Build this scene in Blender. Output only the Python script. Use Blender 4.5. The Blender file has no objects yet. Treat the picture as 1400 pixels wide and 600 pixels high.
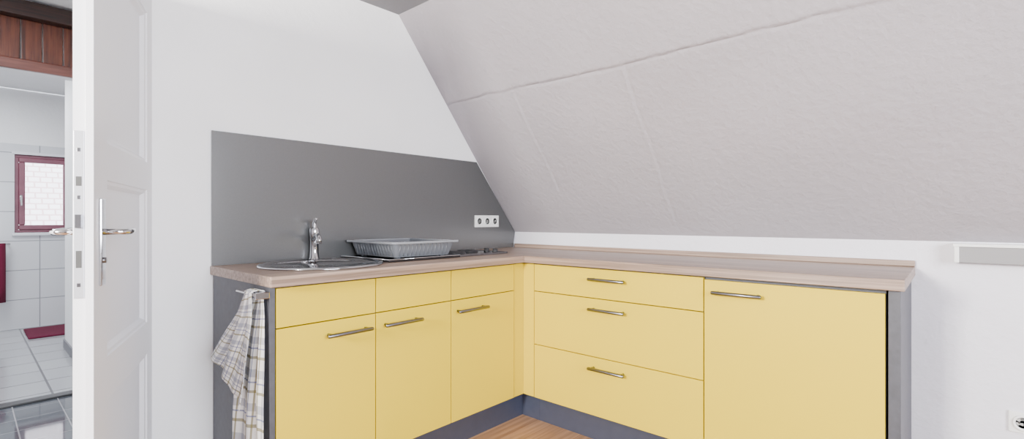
import bpy, bmesh, math, random
from mathutils import Vector, Matrix, noise
random.seed(3)
scene=bpy.context.scene

# ------------------------------------------------------------ materials
def new_mat(name):
    m=bpy.data.materials.new(name); m.use_nodes=True
    return m,m.node_tree.nodes,m.node_tree.links,m.node_tree.nodes['Principled BSDF']
def plain(name,col,rough=0.5,metal=0.0,spec=0.5,bump=0.0,bscale=200,var=0.0,vscale=3,coat=0):
    m,n,l,b=new_mat(name)
    b.inputs['Base Color'].default_value=(*col,1); b.inputs['Roughness'].default_value=rough
    b.inputs['Metallic'].default_value=metal; b.inputs['Specular IOR Level'].default_value=spec
    b.inputs['Coat Weight'].default_value=coat
    tc=n.new('ShaderNodeTexCoord')
    if bump>0:
        t=n.new('ShaderNodeTexNoise'); t.inputs['Scale'].default_value=bscale; t.inputs['Detail'].default_value=2
        l.new(tc.outputs['Object'],t.inputs['Vector'])
        bp=n.new('ShaderNodeBump'); bp.inputs['Strength'].default_value=bump; bp.inputs['Distance'].default_value=0.01
        l.new(t.outputs['Fac'],bp.inputs['Height']); l.new(bp.outputs['Normal'],b.inputs['Normal'])
    if var>0:
        t=n.new('ShaderNodeTexNoise'); t.inputs['Scale'].default_value=vscale; t.inputs['Detail'].default_value=2
        l.new(tc.outputs['Object'],t.inputs['Vector'])
        r=n.new('ShaderNodeValToRGB')
        r.color_ramp.elements[0].position=.3; r.color_ramp.elements[1].position=.7
        r.color_ramp.elements[0].color=(*[c*(1-var) for c in col],1)
        r.color_ramp.elements[1].color=(*[min(1,c*(1+var)) for c in col],1)
        l.new(t.outputs['Fac'],r.inputs['Fac']); l.new(r.outputs['Color'],b.inputs['Base Color'])
    return m
def streak(name,c1,c2,c3,scl,rough=.5,bump=.1,coat=0):
    m,n,l,b=new_mat(name)
    tc=n.new('ShaderNodeTexCoord'); mp=n.new('ShaderNodeMapping'); mp.inputs['Scale'].default_value=scl
    l.new(tc.outputs['Object'],mp.inputs['Vector'])
    t=n.new('ShaderNodeTexNoise'); t.inputs['Scale'].default_value=1; t.inputs['Detail'].default_value=4; t.inputs['Roughness'].default_value=.65
    l.new(mp.outputs['Vector'],t.inputs['Vector'])
    r=n.new('ShaderNodeValToRGB'); e=r.color_ramp.elements
    e[0].position=.36;e[0].color=(*c1,1);e[1].position=.64;e[1].color=(*c3,1)
    x=e.new(.5);x.color=(*c2,1)
    l.new(t.outputs['Fac'],r.inputs['Fac']); l.new(r.outputs['Color'],b.inputs['Base Color'])
    b.inputs['Roughness'].default_value=rough; b.inputs['Coat Weight'].default_value=coat
    bp=n.new('ShaderNodeBump'); bp.inputs['Strength'].default_value=bump; bp.inputs['Distance'].default_value=.002
    l.new(t.outputs['Fac'],bp.inputs['Height']); l.new(bp.outputs['Normal'],b.inputs['Normal'])
    return m
def plaster(name,col,amp=.5,sc=55,dist=.006):
    m,n,l,b=new_mat(name)
    b.inputs['Roughness'].default_value=.8; b.inputs['Specular IOR Level'].default_value=.3
    tc=n.new('ShaderNodeTexCoord')
    a=n.new('ShaderNodeTexNoise'); a.inputs['Scale'].default_value=sc; a.inputs['Detail'].default_value=4; a.inputs['Roughness'].default_value=.6
    c=n.new('ShaderNodeTexVoronoi'); c.inputs['Scale'].default_value=sc*.5
    d=n.new('ShaderNodeTexNoise'); d.inputs['Scale'].default_value=2.2; d.inputs['Detail'].default_value=2
    for q in (a,c,d): l.new(tc.outputs['Object'],q.inputs['Vector'])
    mx=n.new('ShaderNodeMath'); mx.operation='MULTIPLY_ADD'; mx.inputs[1].default_value=.6
    l.new(c.outputs['Distance'],mx.inputs[0]); l.new(a.outputs['Fac'],mx.inputs[2])
    bp=n.new('ShaderNodeBump'); bp.inputs['Strength'].default_value=amp; bp.inputs['Distance'].default_value=dist
    l.new(mx.outputs[0],bp.inputs['Height']); l.new(bp.outputs['Normal'],b.inputs['Normal'])
    r=n.new('ShaderNodeValToRGB'); r.color_ramp.elements[0].position=.35; r.color_ramp.elements[1].position=.65
    r.color_ramp.elements[0].color=(*[x*.95 for x in col],1); r.color_ramp.elements[1].color=(*col,1)
    l.new(d.outputs['Fac'],r.inputs['Fac']); l.new(r.outputs['Color'],b.inputs['Base Color'])
    return m
def tiles(name,c1,c2,grout,w,h,axes,rough=.2,gap=.004,off=0.0,origin=(0,0)):
    m,n,l,b=new_mat(name)
    tc=n.new('ShaderNodeTexCoord'); sp=n.new('ShaderNodeSeparateXYZ'); cb=n.new('ShaderNodeCombineXYZ')
    l.new(tc.outputs['Object'],sp.inputs[0])
    mp=n.new('ShaderNodeMapping'); mp.inputs['Location'].default_value=(origin[0],origin[1],0)
    l.new(sp.outputs[axes[0]],cb.inputs[0]); l.new(sp.outputs[axes[1]],cb.inputs[1])
    l.new(cb.outputs[0],mp.inputs['Vector'])
    br=n.new('ShaderNodeTexBrick'); br.offset=off; br.squash=1
    br.inputs['Scale'].default_value=1; br.inputs['Brick Width'].default_value=w; br.inputs['Row Height'].default_value=h
    br.inputs['Mortar Size'].default_value=gap; br.inputs['Mortar Smooth'].default_value=.1
    br.inputs['Color1'].default_value=(*c1,1); br.inputs['Color2'].default_value=(*c2,1); br.inputs['Mortar'].default_value=(*grout,1)
    l.new(mp.outputs[0],br.inputs['Vector']); l.new(br.outputs['Color'],b.inputs['Base Color'])
    b.inputs['Roughness'].default_value=rough
    bp=n.new('ShaderNodeBump'); bp.invert=True; bp.inputs['Strength'].default_value=.4; bp.inputs['Distance'].default_value=.003
    l.new(br.outputs['Fac'],bp.inputs['Height']); l.new(bp.outputs['Normal'],b.inputs['Normal'])
    return m

M_wall=plaster('plaster_white',(.88,.88,.89),.3)
M_wback=plaster('plaster_low_bounce',(.36,.345,.345),.3)  # unseen walls darkened to cut bounce light and raise contrast
M_knee=plaster('plaster_knee',(.80,.785,.85),.4)
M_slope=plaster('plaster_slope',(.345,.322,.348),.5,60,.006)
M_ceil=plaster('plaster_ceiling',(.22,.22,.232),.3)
M_white=plain('white_lacquer',(.72,.72,.76),.33,bump=.04,bscale=40)
M_yel=plain('yellow_laminate',(.62,.455,.020),.48,spec=.2,bump=.04,bscale=350,var=.02,vscale=2)
M_carc=plain('anthracite_laminate',(.058,.060,.073),.5,bump=.05,bscale=300,var=.12,vscale=40)
M_plinth=plain('plinth_blue_grey',(.06,.068,.105),.3,metal=.3,var=.05,vscale=20)
M_splash=plain('grey_satin_panel',(.155,.158,.16),.27,metal=.6,bump=.02,bscale=500,var=.03,vscale=150)
M_steel=plain('stainless_steel',(.50,.50,.51),.11,metal=1,var=.03,vscale=30)
M_plate=plain('lock_faceplate_steel',(.55,.56,.61),.38,metal=.6)
M_steelb=plain('brushed_steel',(.20,.20,.215),.28,metal=1,var=.08,vscale=60)
M_chrome=plain('chrome',(.58,.58,.60),.07,metal=1)
M_black=plain('black_glass',(.012,.012,.014),.08,coat=.5)
M_blackm=plain('black_matte',(.02,.02,.022),.4)
M_grey=plain('grey_plastic',(.13,.138,.155),.33,bump=.03,bscale=120,var=.05)
M_grey2=plain('grey_plastic_rim',(.24,.25,.27),.25)
M_sock=plain('white_plastic',(.85,.85,.83),.3)
M_dark=plain('socket_hole_dark',(.05,.05,.05),.5)
wc=((.17,.115,.085),(.28,.195,.15),(.37,.27,.215))
M_woodX=streak('counter_laminate_x',*wc,(1.0,75,75),.42,.05)
M_woodY=streak('counter_laminate_y',*wc,(75,1.0,75),.42,.05)
M_red=streak('red_brown_wood',(.04,.009,.004),(.095,.022,.009),(.14,.037,.016),(60,60,3),.4,.1)
M_redd=streak('dark_beam_wood',(.012,.005,.004),(.025,.009,.006),(.04,.014,.01),(4,60,60),.45,.1)
M_lint=streak('door_frame_wood',(.09,.026,.018),(.13,.042,.03),(.17,.06,.042),(4,60,60),.35,.1)
M_winbr=plain('brown_window_frame',(.20,.065,.095),.4,var=.1,vscale=10)
M_btile=tiles('bath_wall_tiles',(.66,.67,.70),(.64,.65,.68),(.28,.29,.31),.4,.3,(0,2),.15,.004,0,(.16,0))
M_bfloor=tiles('bath_floor_tiles',(.44,.45,.47),(.38,.39,.41),(.10,.10,.11),.33,.33,(0,1),.12,.006,0)
M_hfloor=tiles('hall_floor_tiles',(.07,.078,.092),(.10,.11,.13),(.30,.30,.32),.20,.20,(0,1),.05,.003,0,(.1,.1))
M_mat=plain('bath_mat_red',(.12,.004,.03),.95,bump=.6,bscale=150)
M_rtowel=plain('towel_red',(.13,.005,.03),.95,bump=.5,bscale=200)
M_base=plain('grey_tile_skirting',(.16,.16,.18),.4)
M_roof=tiles('neighbour_roof_tiles',(.95,.90,.91),(.92,.86,.87),(.70,.50,.52),.14,.085,(0,2),.7,.010,.5)

# laminate floor
def floor_mat():
    m,n,l,b=new_mat('laminate_floor')
    tc=n.new('ShaderNodeTexCoord')
    br=n.new('ShaderNodeTexBrick'); br.offset=.37
    br.inputs['Scale'].default_value=1; br.inputs['Brick Width'].default_value=1.2; br.inputs['Row Height'].default_value=.095
    br.inputs['Mortar Size'].default_value=.0012
    br.inputs['Color1'].default_value=(.42,.24,.135,1); br.inputs['Color2'].default_value=(.33,.18,.095,1); br.inputs['Mortar'].default_value=(.14,.06,.03,1)
    l.new(tc.outputs['Object'],br.inputs['Vector'])
    mp=n.new('ShaderNodeMapping'); mp.inputs['Scale'].default_value=(2,45,1); l.new(tc.outputs['Object'],mp.inputs['Vector'])
    t=n.new('ShaderNodeTexNoise'); t.inputs['Scale'].default_value=1; t.inputs['Detail'].default_value=4
    l.new(mp.outputs[0],t.inputs['Vector'])
    r=n.new('ShaderNodeValToRGB'); r.color_ramp.elements[0].position=.35;r.color_ramp.elements[0].color=(.6,.58,.55,1); r.color_ramp.elements[1].position=.65
    l.new(t.outputs['Fac'],r.inputs['Fac'])
    mx=n.new('ShaderNodeMix'); mx.data_type='RGBA'; mx.blend_type='MULTIPLY'; mx.inputs['Factor'].default_value=1
    l.new(br.outputs['Color'],mx.inputs['A']); l.new(r.outputs['Color'],mx.inputs['B']); l.new(mx.outputs['Result'],b.inputs['Base Color'])
    b.inputs['Roughness'].default_value=.32
    return m
M_floor=floor_mat()

# checked tea towel (uses UVs in metres)
def towel_mat():
    m,n,l,b=new_mat('checked_tea_towel')
    uv=n.new('ShaderNodeUVMap'); sp=n.new('ShaderNodeSeparateXYZ'); l.new(uv.outputs[0],sp.inputs[0])
    def band(out,period,phase,width):
        a=n.new('ShaderNodeMath');a.operation='ADD';a.inputs[1].default_value=phase; l.new(out,a.inputs[0])
        d=n.new('ShaderNodeMath');d.operation='DIVIDE';d.inputs[1].default_value=period; l.new(a.outputs[0],d.inputs[0])
        f=n.new('ShaderNodeMath');f.operation='FRACT'; l.new(d.outputs[0],f.inputs[0])
        c=n.new('ShaderNodeMath');c.operation='LESS_THAN';c.inputs[1].default_value=width/period; l.new(f.outputs[0],c.inputs[0])
        return c.outputs[0]
    specs=[('X',.11,0,.026,(.13,.15,.24),.5),('Y',.11,0,.026,(.13,.15,.24),.5),
           ('X',.11,.042,.009,(.20,.17,.06),.8),('Y',.11,.042,.009,(.20,.17,.06),.8),
           ('X',.11,.070,.005,(.08,.10,.25),.75),('Y',.11,.070,.005,(.08,.10,.25),.75)]
    prev=None
    for ax,p,ph,w,c,f in specs:
        mk=band(sp.outputs[ax],p,ph,w)
        ml=n.new('ShaderNodeMath');ml.operation='MULTIPLY';ml.inputs[1].default_value=f;l.new(mk,ml.inputs[0])
        mx=n.new('ShaderNodeMix');mx.data_type='RGBA';l.new(ml.outputs[0],mx.inputs['Factor'])
        if prev is None: mx.inputs['A'].default_value=(.80,.79,.77,1)
        else: l.new(prev,mx.inputs['A'])
        mx.inputs['B'].default_value=(*c,1); prev=mx.outputs['Result']
    l.new(prev,b.inputs['Base Color']); b.inputs['Roughness'].default_value=.95
    return m
M_towel=towel_mat()

# ------------------------------------------------------------ geometry helpers
def finish(bm,name,mat,parent=None,smooth=False,bevel=0,seg=2):
    me=bpy.data.meshes.new(name); bmesh.ops.recalc_face_normals(bm,faces=bm.faces); bm.to_mesh(me); bm.free()
    o=bpy.data.objects.new(name,me); scene.collection.objects.link(o)
    mats=mat if isinstance(mat,(list,tuple)) else [mat]
    for x in mats: me.materials.append(x)
    if smooth:
        for p in me.polygons: p.use_smooth=True
    if bevel:
        md=o.modifiers.new('bevel','BEVEL'); md.width=bevel; md.segments=seg; md.limit_method='ANGLE'; md.angle_limit=math.radians(40)
    if parent: o.parent=parent
    return o
def empty(name):
    o=bpy.data.objects.new(name,None); o.empty_display_size=.1; scene.collection.objects.link(o); return o
def bm_box(bm,x0,x1,y0,y1,z0,z1,M=None):
    vs=[bm.verts.new((x,y,z)) for x in (x0,x1) for y in (y0,y1) for z in (z0,z1)]
    if M is not None:
        for v in vs: v.co=M@v.co
    for f in ((0,1,3,2),(4,6,7,5),(0,4,5,1),(2,3,7,6),(0,2,6,4),(1,5,7,3)): bm.faces.new([vs[i] for i in f])
def box(name,x0,x1,y0,y1,z0,z1,mat,parent=None,bevel=0,M=None):
    bm=bmesh.new(); bm_box(bm,min(x0,x1),max(x0,x1),min(y0,y1),max(y0,y1),z0,z1,M); return finish(bm,name,mat,parent,bevel=bevel)
def boxes(name,lst,mat,parent=None,bevel=0,M=None):
    bm=bmesh.new()
    for b in lst: bm_box(bm,*b,M)
    return finish(bm,name,mat,parent,bevel=bevel)
def bm_tube(bm,pts,r,seg=14,M=None,cap=True):
    pts=[Vector(p) for p in pts]; rings=[]
    rs=r if isinstance(r,(list,tuple)) else [r]*len(pts)
    up=None
    for i,p in enumerate(pts):
        d=(pts[min(i+1,len(pts)-1)]-pts[max(i-1,0)]).normalized()
        if up is None: up=Vector((0,0,1)) if abs(d.z)<.9 else Vector((1,0,0))
        a=d.cross(up).normalized(); b=a.cross(d).normalized(); up=b
        ring=[]
        for k in range(seg):
            t=2*math.pi*k/seg; c=p+(a*math.cos(t)+b*math.sin(t))*rs[i]
            if M is not None: c=M@c
            ring.append(bm.verts.new(c))
        rings.append(ring)
    for i in range(len(rings)-1):
        for k in range(seg): bm.faces.new((rings[i][k],rings[i][(k+1)%seg],rings[i+1][(k+1)%seg],rings[i+1][k]))
    if cap: bm.faces.new(rings[0][::-1]); bm.faces.new(rings[-1])
def tube(name,pts,r,mat,parent=None,seg=14,M=None):
    bm=bmesh.new(); bm_tube(bm,pts,r,seg,M); o=finish(bm,name,mat,parent,smooth=True)
    return o
def lathe(name,prof,center,mat,parent=None,seg=64,M=None):
    bm=bmesh.new(); rings=[]
    for r,z in prof:
        ring=[]
        for k in range(seg):
            t=2*math.pi*k/seg; c=Vector((center[0]+r*math.cos(t),center[1]+r*math.sin(t),center[2]+z))
            if M is not None:
                c=M@Vector((r*math.cos(t),r*math.sin(t),z))
            ring.append(bm.verts.new(c))
        rings.append(ring)
    for i in range(len(rings)-1):
        for k in range(seg): bm.faces.new((rings[i][k],rings[i][(k+1)%seg],rings[i+1][(k+1)%seg],rings[i+1][k]))
    if prof[0][0]>1e-4: bm.faces.new(rings[0][::-1])
    if prof[-1][0]>1e-4: bm.faces.new(rings[-1])
    bmesh.ops.remove_doubles(bm,verts=bm.verts,dist=1e-6)
    return finish(bm,name,mat,parent,smooth=True)
def shade_auto(o,ang=35):
    for p in o.data.polygons: p.use_smooth=True
    bm=bmesh.new(); bm.from_mesh(o.data)
    for e in bm.edges:
        if len(e.link_faces)==2 and e.calc_face_angle(0)>math.radians(ang): e.smooth=False
    bm.to_mesh(o.data); bm.free()
def prism(name,poly,axis,a,b,mat,parent=None):
    bm=bmesh.new()
    def P(u,v,w):
        return (u,w,v) if axis=='Y' else (w,u,v)
    A=[bm.verts.new(P(u,v,a)) for u,v in poly]; B=[bm.verts.new(P(u,v,b)) for u,v in poly]
    n=len(poly); bm.faces.new(A); bm.faces.new(B[::-1])
    for i in range(n): bm.faces.new((A[i],B[i],B[(i+1)%n],A[(i+1)%n]))
    return finish(bm,name,mat,parent)

# ------------------------------------------------------------ room shell
ZK,ZC=1.03,2.307; XS=-1.012; T=.12
RX,RY=-4.6,-4.6
OL,OR,OT=-2.98,-2.20,2.03
prism('wall_left',[(OR,0),(0,0),(0,ZK),(XS,ZC),(RX,ZC),(RX,0),(OL,0),(OL,OT),(OR,OT)],'Y',0,T,M_wall)
box('wall_right',0,T,RY,0,0,ZK,M_knee)
box('floor',RX,0,RY,0,-.1,0,M_floor)
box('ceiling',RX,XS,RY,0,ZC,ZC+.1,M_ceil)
# sloped ceiling with real seams
def slope():
    bm=bmesh.new(); L=math.hypot(XS,ZC-ZK); nu=520; nv=230
    dirv=Vector((XS,0,ZC-ZK)).normalized(); nrm=Vector((-abs(dirv.z),0,-abs(dirv.x)))
    zs=(1.845-ZK)/(ZC-ZK)*L
    grid=[]
    for i in range(nu+1):
        y=RY*i/nu; row=[]
        for j in range(nv+1):
            s=L*j/nv
            w=.016*noise.noise(Vector((y*1.3,0,5)))+.010*noise.noise(Vector((y*7,2,5)))
            h=0
            d=(s-(zs+w))
            brk=.7+.6*noise.noise(Vector((y*3,7,1)))
            h+=-.009*brk*math.exp(-(d/.008)**2)+.007*(1/(1+math.exp(-d/.005)))*math.exp(-max(0,d)/.25)
            for ys,s0,s1,a in ((-.55,.30,zs,.0024),(-1.24,.0,zs,.0020),(-2.6,0,zs,.0014),(-1.9,zs,L,.0014),(-3.9,0,zs,.002)):
                if s0<s<s1:
                    ww=.016*noise.noise(Vector((s*3,ys,1)))
                    dd=(y-ys-ww)
                    h+=a*(math.exp(-(dd/.010)**2)-1.3*math.exp(-((dd+.012)/.008)**2))*min(1,(s-s0)/.1)
            h+=.006*noise.noise(Vector((y*2.2,s*2.2,0)))+.0008*noise.noise(Vector((y*9,s*9,3)))
            e=min(1,min(s,L-s)/.05,(-y)/.03 if y>-1 else 1); h*=max(0,e)
            row.append(bm.verts.new(Vector((0,y,ZK))+dirv*s+nrm*h))
        grid.append(row)
    for i in range(nu):
        for j in range(nv): bm.faces.new((grid[i][j],grid[i+1][j],grid[i+1][j+1],grid[i][j+1]))
    back=[[bm.verts.new(Vector((.0,y,ZK))+dirv*s-nrm*.1) for s in (0,L)] for y in (0,RY)]
    bm.faces.new((back[0][0],back[0][1],back[1][1],back[1][0]))
    bm.faces.new([grid[0][j] for j in range(nv+1)]+[back[0][1],back[0][0]])
    bm.faces.new([grid[nu][j] for j in range(nv+1)]+[back[1][1],back[1][0]])
    bm.faces.new([grid[i][0] for i in range(nu+1)]+[back[1][0],back[0][0]])
    bm.faces.new([grid[i][nv] for i in range(nu+1)]+[back[1][1],back[0][1]])
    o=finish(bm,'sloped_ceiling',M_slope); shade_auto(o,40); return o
slope()
# rear & opposite wall with window openings (behind the camera)
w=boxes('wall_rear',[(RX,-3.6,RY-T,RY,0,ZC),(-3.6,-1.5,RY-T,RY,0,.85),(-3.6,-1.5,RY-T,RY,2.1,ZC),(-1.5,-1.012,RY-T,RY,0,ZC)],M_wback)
prism('wall_rear_gable',[(-1.012,0),(0,0),(0,ZK),(-1.012,ZC)],'Y',RY-T,RY,M_wback)
YW0,YW1=-2.05,-.75
boxes('wall_opposite',[(RX-T,RX,RY,YW0,0,ZC),(RX-T,RX,YW0,YW1,0,.85),(RX-T,RX,YW0,YW1,2.1,ZC),(RX-T,RX,YW1,0,0,ZC)],M_wback)
def win_frame(name,horizontal,a,b,c):
    e=empty(name); f=.06; L=[]
    for (u0,u1,z0,z1) in ((a,b,.85,.85+f),(a,b,2.1-f,2.1),(a,a+f,.85+f,2.1-f),(b-f,b,.85+f,2.1-f),((a+b)/2-f/2,(a+b)/2+f/2,.85+f,2.1-f)):
        if horizontal: L.append((u0,u1,c-.08,c-.03,z0,z1))
        else: L.append((c-.08,c-.03,u0,u1,z0,z1))
    boxes('frame',L,M_white,e,bevel=.004)
win_frame('window_1',True,-3.6,-1.5,RY); win_frame('window_2',False,YW0,YW1,RX)

# door lining in the opening
boxes('trim_door_lining',[(OR-.018,OR,.0,T,0,OT-.018),(OL,OL+.018,.0,T,0,OT-.018),(OL,OR,.0,T,OT-.018,OT)],M_white,bevel=.003)

# ------------------------------------------------------------ hallway + bathroom
HX0,HX1=-4.2,-1.2; HY=1.82; BZ=2.45
box('floor_hallway',HX0,HX1,0,HY+.1,-.1,0,M_hfloor)
boxes('wall_hallway_side',[(HX0-T,HX0,T,HY,0,BZ),(HX1,HX1+T,T,HY,0,BZ)],M_wall)
box('ceiling_hallway',HX0,HX1,T,HY,BZ,BZ+.1,M_wall)
BR=-2.10
boxes('wall_bathroom_front',[(HX0,-2.96,HY,HY+.1,0,BZ),(BR,HX1,HY,HY+.1,0,BZ),(-2.96,BR,HY+.02,HY+.1,2.03,BZ)],M_wall)
lst=[]; x=HX0+.01
while x<HX1-.1:
    lst.append((x,x+.092,HY-.014,HY-.001,2.09,2.335)); x+=.096
boxes('wood_cladding',lst,M_red,bevel=.004)
boxes('trim_beam',[(HX0,HX1,HY-.09,HY,2.335,BZ-.02)],M_redd,bevel=.004)
boxes('trim_doorhead',[(HX0,HX1,HY-.03,HY,2.025,2.09)],M_lint,bevel=.006)
box('trim_threshold',-2.96,BR,HY-.03,HY+.05,0,.012,M_blackm,bevel=.003)
# bathroom
BY=4.71; BX0,BX1=-4.2,-1.2
box('floor_bathroom',BX0,BX1,HY+.1,BY,-.1,0,M_bfloor)
box('ceiling_bathroom',BX0,BX1,HY+.1,BY,BZ,BZ+.1,M_wall)
box('wall_bathroom_partition',BR,HX1,HY+.1,3.4,0,BZ,M_wall)
box('baseboard_partition',BR-.012,BR,HY+.1,3.4,0,.075,M_base,bevel=.002)
W0,W1,Z0,Z1=-2.346,-1.90,.985,1.785
boxes('wall_bathroom_tiled',[(BX0,W0,BY,BY+.2,0,1.89),(W1,BX1,BY,BY+.2,0,1.89),(W0,W1,BY,BY+.2,0,Z0),(W0,W1,BY,BY+.2,Z1,1.89)],M_btile)
box('wall_bathroom_upper',BX0,BX1,BY+.006,BY+.2,1.89,BZ,M_wall)
boxes('wall_bathroom_side',[(BX0-T,BX0,HY+.1,BY,0,BZ),(BX1,BX1+T,3.4,BY,0,BZ)],M_wall)
e=empty('window_3')
def ring(name,x0,x1,z0,z1,f,y0,y1,mat,bev=.004):
    boxes(name,[(x0,x1,y0,y1,z0,z0+f),(x0,x1,y0,y1,z1-f,z1),(x0,x0+f,y0,y1,z0+f,z1-f),(x1-f,x1,y0,y1,z0+f,z1-f)],mat,e,bev)
ring('frame',W0,W1,Z0,Z1,.03,BY+.02,BY+.08,M_winbr)
ring('sash',W0+.03,W1-.03,Z0+.03,Z1-.03,.048,BY+.005,BY+.06,M_winbr,.008)
box('sill',W0-.02,W1+.02,BY-.03,BY+.02,Z0-.03,Z0,M_white,e,.003)
box('head_trim',W0-.02,W1+.02,BY-.012,BY+.02,Z1,Z1+.03,M_white,e,.003)
boxes('handle',[(W0+.038,W0+.056,BY-.008,BY+.006,1.30,1.37),(W0+.041,W0+.053,BY-.04,BY-.006,1.35,1.362),(W0+.041,W0+.053,BY-.045,BY-.033,1.26,1.362)],M_steel,e,.002)
# neighbour's roof outside
bm=bmesh.new(); bm_box(bm,-6,3,7.0,7.1,-.5,3.6,Matrix.Translation((0,7,0))@Matrix.Rotation(math.radians(-35),4,'X')@Matrix.Translation((0,-7,0)))
finish(bm,'neighbour_roof',M_roof)
# bath mat, towel on rail
box('bath_mat',-2.29,-1.72,4.02,4.58,0,.018,M_mat,bevel=.008)
e=empty('red_bath_towel')
def strip(bm,cols):
    rows=[[bm.verts.new(p) for p in c] for c in cols]
    for i in range(len(rows)-1):
        for j in range(len(rows[i])-1): bm.faces.new((rows[i][j],rows[i+1][j],rows[i+1][j+1],rows[i][j+1]))
bm=bmesh.new()
strip(bm,[[(-2.80+.38*k/20, 4.60+.012*math.sin(k*1.3)-(0.02 if z<.85 else 0), z) for k in range(21)] for z in (.30,.45,.6,.75,.86,.885)])
o=finish(bm,'cloth',M_rtowel,e,True); md=o.modifiers.new('s','SOLIDIFY'); md.thickness=.012
tube('rail',[(-2.85,4.62,.875),(-2.38,4.62,.875)],.009,M_chrome,e)
tube('bracket_1',[(-2.83,4.62,.875),(-2.83,4.71,.875)],.008,M_chrome,e)
tube('bracket_2',[(-2.395,4.62,.875),(-2.395,4.71,.875)],.008,M_chrome,e)

# ------------------------------------------------------------ room door (open leaf)
d_e=empty('door_1')
dv=Vector((-.369,-.930,0)).normalized()   # hinge -> free edge
nv=Vector((-.930,.369,0)).normalized()    # near face -> far face
hinge=Vector((-2.195,-.020,.008))
MD=Matrix(((dv.x,nv.x,0,hinge.x),(dv.y,nv.y,0,hinge.y),(0,0,1,hinge.z),(0,0,0,1)))
DW,DT,DH=.725,.045,2.005
def door():
    bm=bmesh.new()
    us=[0,.085,.610,DW]; zs=[0,.12,.60,.72,1.225,1.33,1.90,DH]
    def q(side,pts):
        vs=[bm.verts.new(MD@Vector((u,(dep if side==0 else DT-dep),z))) for u,dep,z in pts]; bm.faces.new(vs)
    for side in (0,1):
        for i in range(3):
            for j in range(7):
                u0,u1,z0,z1=us[i],us[i+1],zs[j],zs[j+1]
                if i==1 and j in (1,3,5):
                    def rect(a,d): return [(u0+a,d,z0+a),(u1-a,d,z0+a),(u1-a,d,z1-a),(u0+a,d,z1-a)]
                    prof=[(0,0),(.003,.005),(.012,.007),(.022,.020),(.030,.021),(.070,.021)]
                    for k in range(len(prof)-1):
                        A=rect(*prof[k]);B=rect(*prof[k+1])
                        for t in range(4): q(side,[A[t],A[(t+1)%4],B[(t+1)%4],B[t]])
                    q(side,rect(*prof[-1]))
                else: q(side,[(u0,0,z0),(u1,0,z0),(u1,0,z1),(u0,0,z1)])
    for u in (0,DW):
        bm.faces.new([bm.verts.new(MD@Vector(p)) for p in ((u,0,0),(u,DT,0),(u,DT,DH),(u,0,DH))])
    for z in (0,DH):
        bm.faces.new([bm.verts.new(MD@Vector(p)) for p in ((0,0,z),(DW,0,z),(DW,DT,z),(0,DT,z))])
    bmesh.ops.remove_doubles(bm,verts=bm.verts,dist=1e-5)
    finish(bm,'leaf',M_white,d_e)
door()
box('lip',DW-.001,DW+.007,0.0,.018,0,DH,M_white,d_e,.001,MD)
box('faceplate',DW,DW+.0025,.021,.043,.905,1.345,M_plate,d_e,.001,MD)
boxes('lock_details',[(DW+.002,DW+.009,.025,.039,1.09,1.125),(DW+.002,DW+.0032,.028,.036,1.165,1.175),(DW+.002,DW+.0032,.028,.036,1.29,1.3),(DW+.002,DW+.0032,.028,.036,.935,.945)],M_steelb,d_e,.0005,MD)
boxes('bolt_slots',[(DW+.002,DW+.0031,.026,.038,.985,1.03),(DW+.002,DW+.0031,.026,.038,1.20,1.225)],M_dark,d_e,0,MD)
for s,(f,sg) in enumerate(((0,-1),(DT,1))):
    y0,y1=sorted((f,f+sg*.007))
    box('handle_plate_%d'%(s+1),DW-.075,DW-.035,y0,y1,.93,1.17,M_chrome,d_e,.003,MD)
    tube('lever_%d'%(s+1),[(DW-.055,f,1.078),(DW-.055,f+sg*.045,1.078),(DW-.06,f+sg*.055,1.078),(DW-.09,f+sg*.058,1.078),(DW-.13,f+sg*.056,1.080),(DW-.178,f+sg*.048,1.083)],[.009,.008,.009,.009,.0085,.006],M_chrome,d_e,16,MD)
    tube('key_cylinder_%d'%(s+1),[(DW-.055,f,1.0),(DW-.055,f+sg*.012,1.0)],.008,M_steelb,d_e,16,MD)
for i,z in enumerate((.25,1.75)):
    tube('hinge_%d'%(i+1),[(.004,DT+.008,z-.05),(.004,DT+.008,z+.05)],.008,M_white,d_e,14,MD)

# ------------------------------------------------------------ kitchen units
ZT=.92; TH=.038; ZB=.143; ZTOPF=.874; FT=.018
def carcass(e,x0,x1,y0,y1,run):
    t=.016
    L=[(x0,x1,y0,y1,ZB,ZB+t)]
    if run=='A':
        L+=[(x0,x0+t,y0,y1,ZB+t,.882),(x1-t,x1,y0,y1,ZB+t,.882),(x0+t,x1-t,y1-.008,y1,ZB+t,.882),(x0+t,x1-t,y0,y0+.02,.862,.882)]
    else:
        L+=[(x0,x1,y0,y0+t,ZB+t,.882),(x0,x1,y1-t,y1,ZB+t,.882),(x1-.008,x1,y0+t,y1-t,ZB+t,.882),(x0,x0+.02,y0+t,y1-t,.862,.882)]
    boxes('carcass',L,M_carc,e)
def handle(e,run,a,b,z,off):
    bm=bmesh.new(); r=.0078; o=off-.032
    P=(lambda u,v,w:(u,v,w)) if run=='A' else (lambda u,v,w:(v,u,w))
    bm_tube(bm,[P(a,o,z),P(a+.004,o,z),P(b-.004,o,z),P(b,o,z)],[r*.7,r,r,r*.7],14)
    for u in (a+.018,b-.018): bm_tube(bm,[P(u,off,z),P(u,o,z)],.006,12)
    finish(bm,'handle',M_steelb,e,True)
g=.0022
Ax=[-1.955,-1.5475,-1.133,-.678]
hA=[(-1.775,-1.580),(-1.520,-1.325),(-1.110,-.905)]
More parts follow.
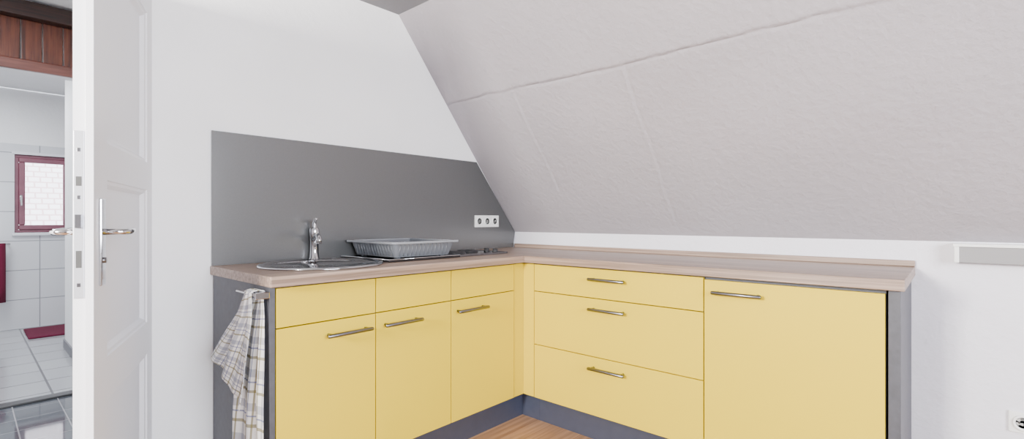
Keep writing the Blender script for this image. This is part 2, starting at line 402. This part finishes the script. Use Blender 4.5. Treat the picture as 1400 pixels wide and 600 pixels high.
for i in range(3):
    e=empty('base_cabinet')
    x0,x1=Ax[i],Ax[i+1]
    carcass(e,x0,x1,-.578,-.004,'A')
    box('drawer_front',x0+g,x1-g,-.6,-.6+FT,.730+g,ZTOPF,M_yel,e,.0015)
    box('door_front',x0+g,x1-g,-.6,-.6+FT,ZB,.730-g,M_yel,e,.0015)
    handle(e,'A',*hA[i],.676,-.6)
    box('plinth',x0,x1,-.55,-.534,0,ZB,M_plinth,e)
e=empty('corner_cabinet')
boxes('filler',[(-.678+g,-.588,-.597,-.58,ZB,ZTOPF),(-.597,-.58,-.676+g,-.598,ZB,ZTOPF)],M_yel,e)
boxes('plinth',[(-.678,-.534,-.55,-.534,0,ZB),(-.55,-.534,-.676,-.551,0,ZB)],M_plinth,e)
boxes('carcass',[(-.677,-.02,-.02,-.004,0,.882),(-.02,-.004,-.67,-.004,0,.882),(-.677,-.02,-.578,-.02,ZB,ZB+.016)],M_carc,e)
e=empty('drawer_cabinet')
carcass(e,-.578,-.004,-1.605,-.677,'B')
for k,(z0,z1) in enumerate(((ZB,.435),(.435,.727),(.727,ZTOPF+g))):
    box('drawer_front_%d'%(k+1),-.6,-.6+FT,-1.605+g,-.676-g,z0+(g if k else 0),z1-g,M_yel,e,.0015)
    handle(e,'B',-1.243,-1.043,(.382,.675,.824)[k],-.6)
box('plinth',-.55,-.534,-1.605,-.677,0,ZB,M_plinth,e)
e=empty('base_cabinet')
carcass(e,-.578,-.004,-2.222,-1.606,'B')
box('door_front',-.6,-.6+FT,-2.222+g,-1.605-g,ZB,.866,M_yel,e,.0015)
handle(e,'B',-1.838,-1.646,.817,-.6)
box('plinth',-.55,-.534,-2.222,-1.605,0,ZB,M_plinth,e)
box('cabinet_end_panel',-.592,-.004,-2.262,-2.228,0,.881,M_carc,bevel=.001)
box('cabinet_end_panel',-1.976,-1.957,-.600,-.014,0,.881,M_carc,bevel=.001)

SC=(-1.64,-.325)
def countertop():
    a=box('ctA',-1.985,-.632,-.632,-.003,ZT-TH,ZT,M_woodX,None)
    bm=bmesh.new(); bmesh.ops.create_cone(bm,cap_ends=True,segments=64,radius1=.238,radius2=.238,depth=.2,matrix=Matrix.Translation((SC[0],SC[1],ZT)))
    c=finish(bm,'cut',M_woodX)
    md=a.modifiers.new('b','BOOLEAN'); md.object=c; md.operation='DIFFERENCE'; md.solver='EXACT'
    bpy.context.view_layer.update()
    dg=bpy.context.evaluated_depsgraph_get(); me=bpy.data.meshes.new_from_object(a.evaluated_get(dg))
    bpy.data.objects.remove(a); bpy.data.objects.remove(c)
    e=empty('countertop')
    o=bpy.data.objects.new('slab_left',me); scene.collection.objects.link(o); o.parent=e
    md=o.modifiers.new('bev','BEVEL'); md.width=.003; md.segments=2; md.limit_method='ANGLE'
    box('slab_right',-.6315,-.003,-2.275,-.003,ZT-TH,ZT,M_woodY,e,.003)
    box('upstand',-.022,-.003,-2.275,-.02,ZT,ZT+.026,M_woodY,e,.003)
countertop()
prism('backsplash',[(-1.98,ZT+.001),(-.024,ZT+.001),(-.006,1.03),(-.395,1.505),(-1.98,1.505)],'Y',-.012,-.001,M_splash)
# sink
e=empty('round_sink')
lathe('basin',[(.258,.001),(.259,.005),(.254,.010),(.247,.010),(.241,.006),(.236,.005),(.231,.001),(.227,-.01),(.222,-.06),(.212,-.13),(.19,-.155),(.12,-.165),(.045,-.168),(.045,-.172),(0,-.172)],(*SC,ZT),M_steel,e,96)
lathe('drain',[(.043,-.171),(.042,-.166),(.03,-.164),(.0,-.164)],(*SC,ZT),M_chrome,e,32)
# faucet
e=empty('kitchen_faucet'); F=(-1.54,-.048)
lathe('body',[(.026,0),(.026,.006),(.021,.012),(.0195,.05),(.0195,.115),(.022,.12),(.022,.15),(.019,.158),(0,.16)],(F[0],F[1],ZT+.001),M_chrome,e,32)
sd=Vector((SC[0]-F[0],SC[1]-F[1],0)).normalized()
p0=Vector((F[0],F[1],ZT+.098))
tube('spout',[p0,p0+sd*.05+Vector((0,0,.012)),p0+sd*.10+Vector((0,0,.022)),p0+sd*.15+Vector((0,0,.024)),p0+sd*.175+Vector((0,0,.012)),p0+sd*.18+Vector((0,0,-.008))],[.015,.014,.0125,.012,.012,.012],M_chrome,e,18)
q0=Vector((F[0],F[1],ZT+.155))
tube('lever',[q0,q0+Vector((0,0,.012)),q0-sd*.004+Vector((0,0,.03)),q0+sd*.03+Vector((0,0,.042)),q0+sd*.075+Vector((0,0,.048))],[.012,.011,.009,.007,.006],M_chrome,e,16)
# dish rack
e=empty('dish_rack')
def rack():
    x0,x1,y0,y1=-1.35,-.955,-.445,-.03; zb=ZT+.018; h=.074
    cx,cy=(x0+x1)/2,(y0+y1)/2
    def loop(bm,hx,hy,z,r=.02,seg=5):
        out=[]
        for sx,sy,a0 in ((1,1,0),(-1,1,90),(-1,-1,180),(1,-1,270)):
            for k in range(seg+1):
                a=math.radians(a0+90*k/seg); out.append(bm.verts.new((cx+sx*(hx-r)+r*math.cos(a)*1,cy+sy*(hy-r)+r*math.sin(a),z)))
        return out
    HX,HY_=(x1-x0)/2,(y1-y0)/2
    def shell(name,prof,mat,capfirst=False,caplast=False,close=False):
        bm=bmesh.new(); ls=[loop(bm,HX+o,HY_+o,zb+z) for o,z in prof]; n=len(ls[0])
        rng=range(len(ls)) if close else range(len(ls)-1)
        for i in rng:
            A=ls[i];B=ls[(i+1)%len(ls)]
            for k in range(n): bm.faces.new((A[k],A[(k+1)%n],B[(k+1)%n],B[k]))
        if capfirst: bm.faces.new(ls[0])
        if caplast: bm.faces.new(ls[-1])
        o=finish(bm,name,mat,e); shade_auto(o,40)
    shell('tub',[(-.028,0),(-.012,h-.018),(-.012,h-.004),(-.017,h-.004),(-.020,h-.018),(-.034,.005)],M_grey,True,True)
    shell('rim',[(-.013,h-.010),(.009,h-.010),(.011,h-.006),(.009,h+.001),(-.016,h+.001),(-.018,h-.004)],M_grey2,close=True)
    bm=bmesh.new()
    k=x0+.045
    while k<x1-.04:
        for yy in (y0,y1):
            s=1 if yy==y0 else -1
            bm_tube(bm,[(k,yy+s*.026,zb+.006),(k,yy+s*.011,zb+h-.012)],[.0025,.0025],8)
        k+=.024
    k=y0+.045
    while k<y1-.04:
        for xx in (x0,x1):
            s=1 if xx==x0 else -1
            bm_tube(bm,[(xx+s*.026,k,zb+.006),(xx+s*.011,k,zb+h-.012)],[.0025,.0025],8)
        k+=.024
    finish(bm,'side_ribs',M_grey,e,True)
    bm=bmesh.new()
    for i in range(11):
        y=y0+.05+i*.032
        bm_tube(bm,[(x0+.04,y,zb+.012),(x1-.04,y,zb+.012)],.0025,8)
        for xx in (cx-.09,cx+.02,cx+.11):
            bm_tube(bm,[(xx,y,zb+.008),(xx,y,zb+.062)],[.003,.002],8)
    finish(bm,'grid_prongs',M_grey2,e,True)
    bm=bmesh.new(); bm_box(bm,x0-.035,x1+.01,y0-.01,y1+.012,ZT+.001,ZT+.012)
    finish(bm,'drip_tray',M_black,e,bevel=.004)
    boxes('feet',[(x0+.05,x0+.07,y0+.05,y0+.07,ZT+.012,ZT+.02),(x1-.07,x1-.05,y0+.05,y0+.07,ZT+.012,ZT+.02),(x0+.05,x0+.07,y1-.07,y1-.05,ZT+.012,ZT+.02),(x1-.07,x1-.05,y1-.07,y1-.05,ZT+.012,ZT+.02)],M_grey,e)
    tube('tray_rim',[(x0-.036,y1,ZT+.013),(x0-.036,y0-.011,ZT+.013),(x1+.01,y0-.011,ZT+.013)],.003,M_chrome,e)
rack()
# cooktop
e=empty('electric_cooktop')
box('glass',-.93,-.57,-.44,-.13,ZT+.001,ZT+.010,M_black,e,.003)
boxes('steel_trim',[(-.935,-.565,-.446,-.44,ZT+.001,ZT+.012),(-.935,-.565,-.13,-.124,ZT+.001,ZT+.012),(-.936,-.93,-.446,-.124,ZT+.001,ZT+.012),(-.57,-.564,-.446,-.124,ZT+.001,ZT+.012)],M_steelb,e,.001)
for i,(cx,cy,r) in enumerate(((-.85,-.285,.070),(-.70,-.25,.06))):
    lathe('hotplate_%d'%(i+1),[(r+.006,.010),(r+.006,.013),(r,.014),(r,.019),(r-.012,.02),(.02,.0195),(.018,.018),(0,.018)],(cx,cy,ZT),M_blackm,e,40)
for i,(cx,cy) in enumerate(((-.61,-.39),(-.61,-.32))):
    lathe('knob_%d'%(i+1),[(.019,.010),(.019,.014),(.016,.018),(.014,.030),(.0,.031)],(cx,cy,ZT),M_blackm,e,24)

# sockets
M_cup=plain('socket_cup',(.55,.55,.54),.4)
def sock_group(name,ax,face,us,z):
    e=empty(name); a,b=min(us)-.04,max(us)+.04
    if ax=='A': box('plate',a,b,face-.009,face,z-.04,z+.04,M_sock,e,.003)
    else: box('plate',face-.009,face,a,b,z-.04,z+.04,M_sock,e,.003)
    for i,u in enumerate(us):
        if ax=='A': M=Matrix.Translation((u,face-.009,z))@Matrix.Rotation(math.radians(90),4,'X')
        else: M=Matrix.Translation((face-.009,u,z))@Matrix.Rotation(math.radians(-90),4,'Y')
        lathe('insert_%d'%(i+1),[(.029,0),(.029,.005),(.0265,.006),(.0225,.005),(.0205,.0005),(0,.0004)],(0,0,0),M_sock,e,32,M)
        lathe('cup_%d'%(i+1),[(.0204,.0006),(0,.0006)],(0,0,0),M_cup,e,24,M)
        for k in (-1,1):
            Mp=M@Matrix.Translation((.0095*k if ax=='A' else 0,0 if ax=='A' else .0095*k,0))
            lathe('pin_%d'%(i+1),[(.003,.001),(.0,.0011)],(0,0,0),M_dark,e,10,Mp)
sock_group('wall_socket','A',-.012,[-.377,-.302,-.227],1.108)
sock_group('wall_socket','B',0,[-2.592],.345)
e=empty('wall_strip_lamp')
box('housing',-.055,-.0,-3.30,-2.41,.948,1.012,plain('strip_grey',(.24,.235,.24),.5),e,.003)
box('top_board',-.062,-.0,-3.32,-2.392,1.012,1.024,M_sock,e,.002)
box('end_cap',-.06,-.0,-2.412,-2.396,.948,1.012,M_sock,e,.003)

# ------------------------------------------------------------ towel rail + towel
e=empty('towel_rail')
for i,xx in enumerate((-2.000,-2.018)):
    tube('bar_%d'%(i+1),[(xx,-.60,.853+.003*i),(xx,-.415,.853+.003*i)],.0045,M_chrome,e)
box('mount',-2.024,-1.9765,-.605,-.590,.842,.866,M_chrome,e,.003)
box('mount_back',-2.0,-1.9765,-.425,-.415,.848,.858,M_chrome,e,.002)
def cloth(name,rows,x,amp,ph,nf,parent):
    bm=bmesh.new(); uvl=bm.loops.layers.uv.new('UVMap'); NU,NV=60,60
    def samp(t):
        f=t*(len(rows)-1); i=min(int(f),len(rows)-2); k=f-i
        return [a*(1-k)+b*k for a,b in zip(rows[i],rows[i+1])]
    G=[];U={}
    for j in range(NV+1):
        t=j/NV; zl,zr,yl,yr,bg=samp(t); row=[]
        for i in range(NU+1):
            u=i/NU; yy=yl+(yr-yl)*u; zz=zl+(zr-zl)*u
            fold=math.sin(u*nf*math.pi*2+ph+1.1*math.sin(t*2.2+ph))*.6+math.sin(u*nf*1.7*math.pi*2+ph*2+t)*.4
            a=amp*(.35+.65*min(1,t*1.5))
            xx=x-bg-a*(fold+1)
            yy+=a*.5*math.cos(u*nf*math.pi*2+ph)
            v=bm.verts.new((xx,yy,zz)); U[v]=(u*.42+.06*t,t*.62+u*.05*math.sin(ph)); row.append(v)
        G.append(row)
    for j in range(NV):
        for i in range(NU):
            f=bm.faces.new((G[j][i],G[j][i+1],G[j+1][i+1],G[j+1][i]))
            for lp in f.loops: lp[uvl].uv=U[lp.vert]
    o=finish(bm,name,M_towel,parent,True); md=o.modifiers.new('s','SOLIDIFY'); md.thickness=.002; md.offset=0
e=empty('tea_towel')
cloth('back_layer',[(.866,.866,-.520,-.575,.0),(.78,.78,-.46,-.592,0),(.66,.66,-.40,-.598,0),(.52,.52,-.37,-.60,0),(.38,.38,-.35,-.605,0),(.22,.20,-.34,-.61,0)],-1.983,.013,.4,2.2,e)
cloth('front_layer',[(.870,.870,-.515,-.572,.012),(.78,.77,-.43,-.575,.006),(.70,.66,-.33,-.56,.006),(.63,.55,-.245,-.54,.006),(.575,.44,-.175,-.50,.006)],-2.009,.014,2.1,2.0,e)
# the fold of cloth lying over the two bars
bm=bmesh.new(); uvl=bm.loops.layers.uv.new('UVMap'); G=[]
for i in range(25):
    u=i/24; row=[]
    for k in range(13):
        a=math.pi*k/12
        row.append(bm.verts.new((-2.005-.024*math.cos(a),-.512-.063*u,.864+(.007+.002*math.sin(u*14))*math.sin(a))))
    G.append(row)
for i in range(24):
    for k in range(12):
        f=bm.faces.new((G[i][k],G[i+1][k],G[i+1][k+1],G[i][k+1]))
        for lp,(a,b) in zip(f.loops,((i,k),(i+1,k),(i+1,k+1),(i,k+1))): lp[uvl].uv=(a/24*.42,-b*.006)
o=finish(bm,'top_fold',M_towel,e,True); md=o.modifiers.new('s','SOLIDIFY'); md.thickness=.003

# ------------------------------------------------------------ lights
def area(name,loc,rot,sx,sy,en,col=(1,1,1)):
    d=bpy.data.lights.new(name,'AREA'); d.shape='RECTANGLE'; d.size=sx; d.size_y=sy; d.energy=en; d.color=col
    o=bpy.data.objects.new(name,d); o.location=loc; o.rotation_euler=rot; scene.collection.objects.link(o)
R=math.radians
area('daylight_window_1',(-2.55,RY-.15,1.5),(R(90),0,0),2.0,1.2,300,(.90,.93,1))
area('daylight_window_2',(RX-.15,(YW0+YW1)/2+.1,1.70),(R(90),0,R(-90)),.6,.6,390,(1,.95,.86))
area('hallway_fill_light',(-3.2,.9,2.40),(0,0,0),.5,.5,36,(.93,.96,1))  # added fill to light the hall, no known fixture
area('bathroom_fill_light',(-2.9,3.4,2.40),(0,0,0),.6,.6,48,(.93,.96,1))  # added fill beside the window light, stands for no known lamp
w=bpy.data.worlds.new('world'); scene.world=w; w.use_nodes=True
w.node_tree.nodes['Background'].inputs[0].default_value=(.86,.92,1,1); w.node_tree.nodes['Background'].inputs[1].default_value=7

# ------------------------------------------------------------ camera
cd=bpy.data.cameras.new('camera'); cd.sensor_width=36; cd.sensor_fit='HORIZONTAL'; cd.lens=36*671/1400; cd.clip_start=.05
co=bpy.data.objects.new('camera',cd); co.location=(-2.695,-2.387,1.12)
yaw=math.atan2(.6665,.7455)
co.rotation_euler=(R(90),0,yaw-math.pi/2)
scene.collection.objects.link(co); scene.camera=co
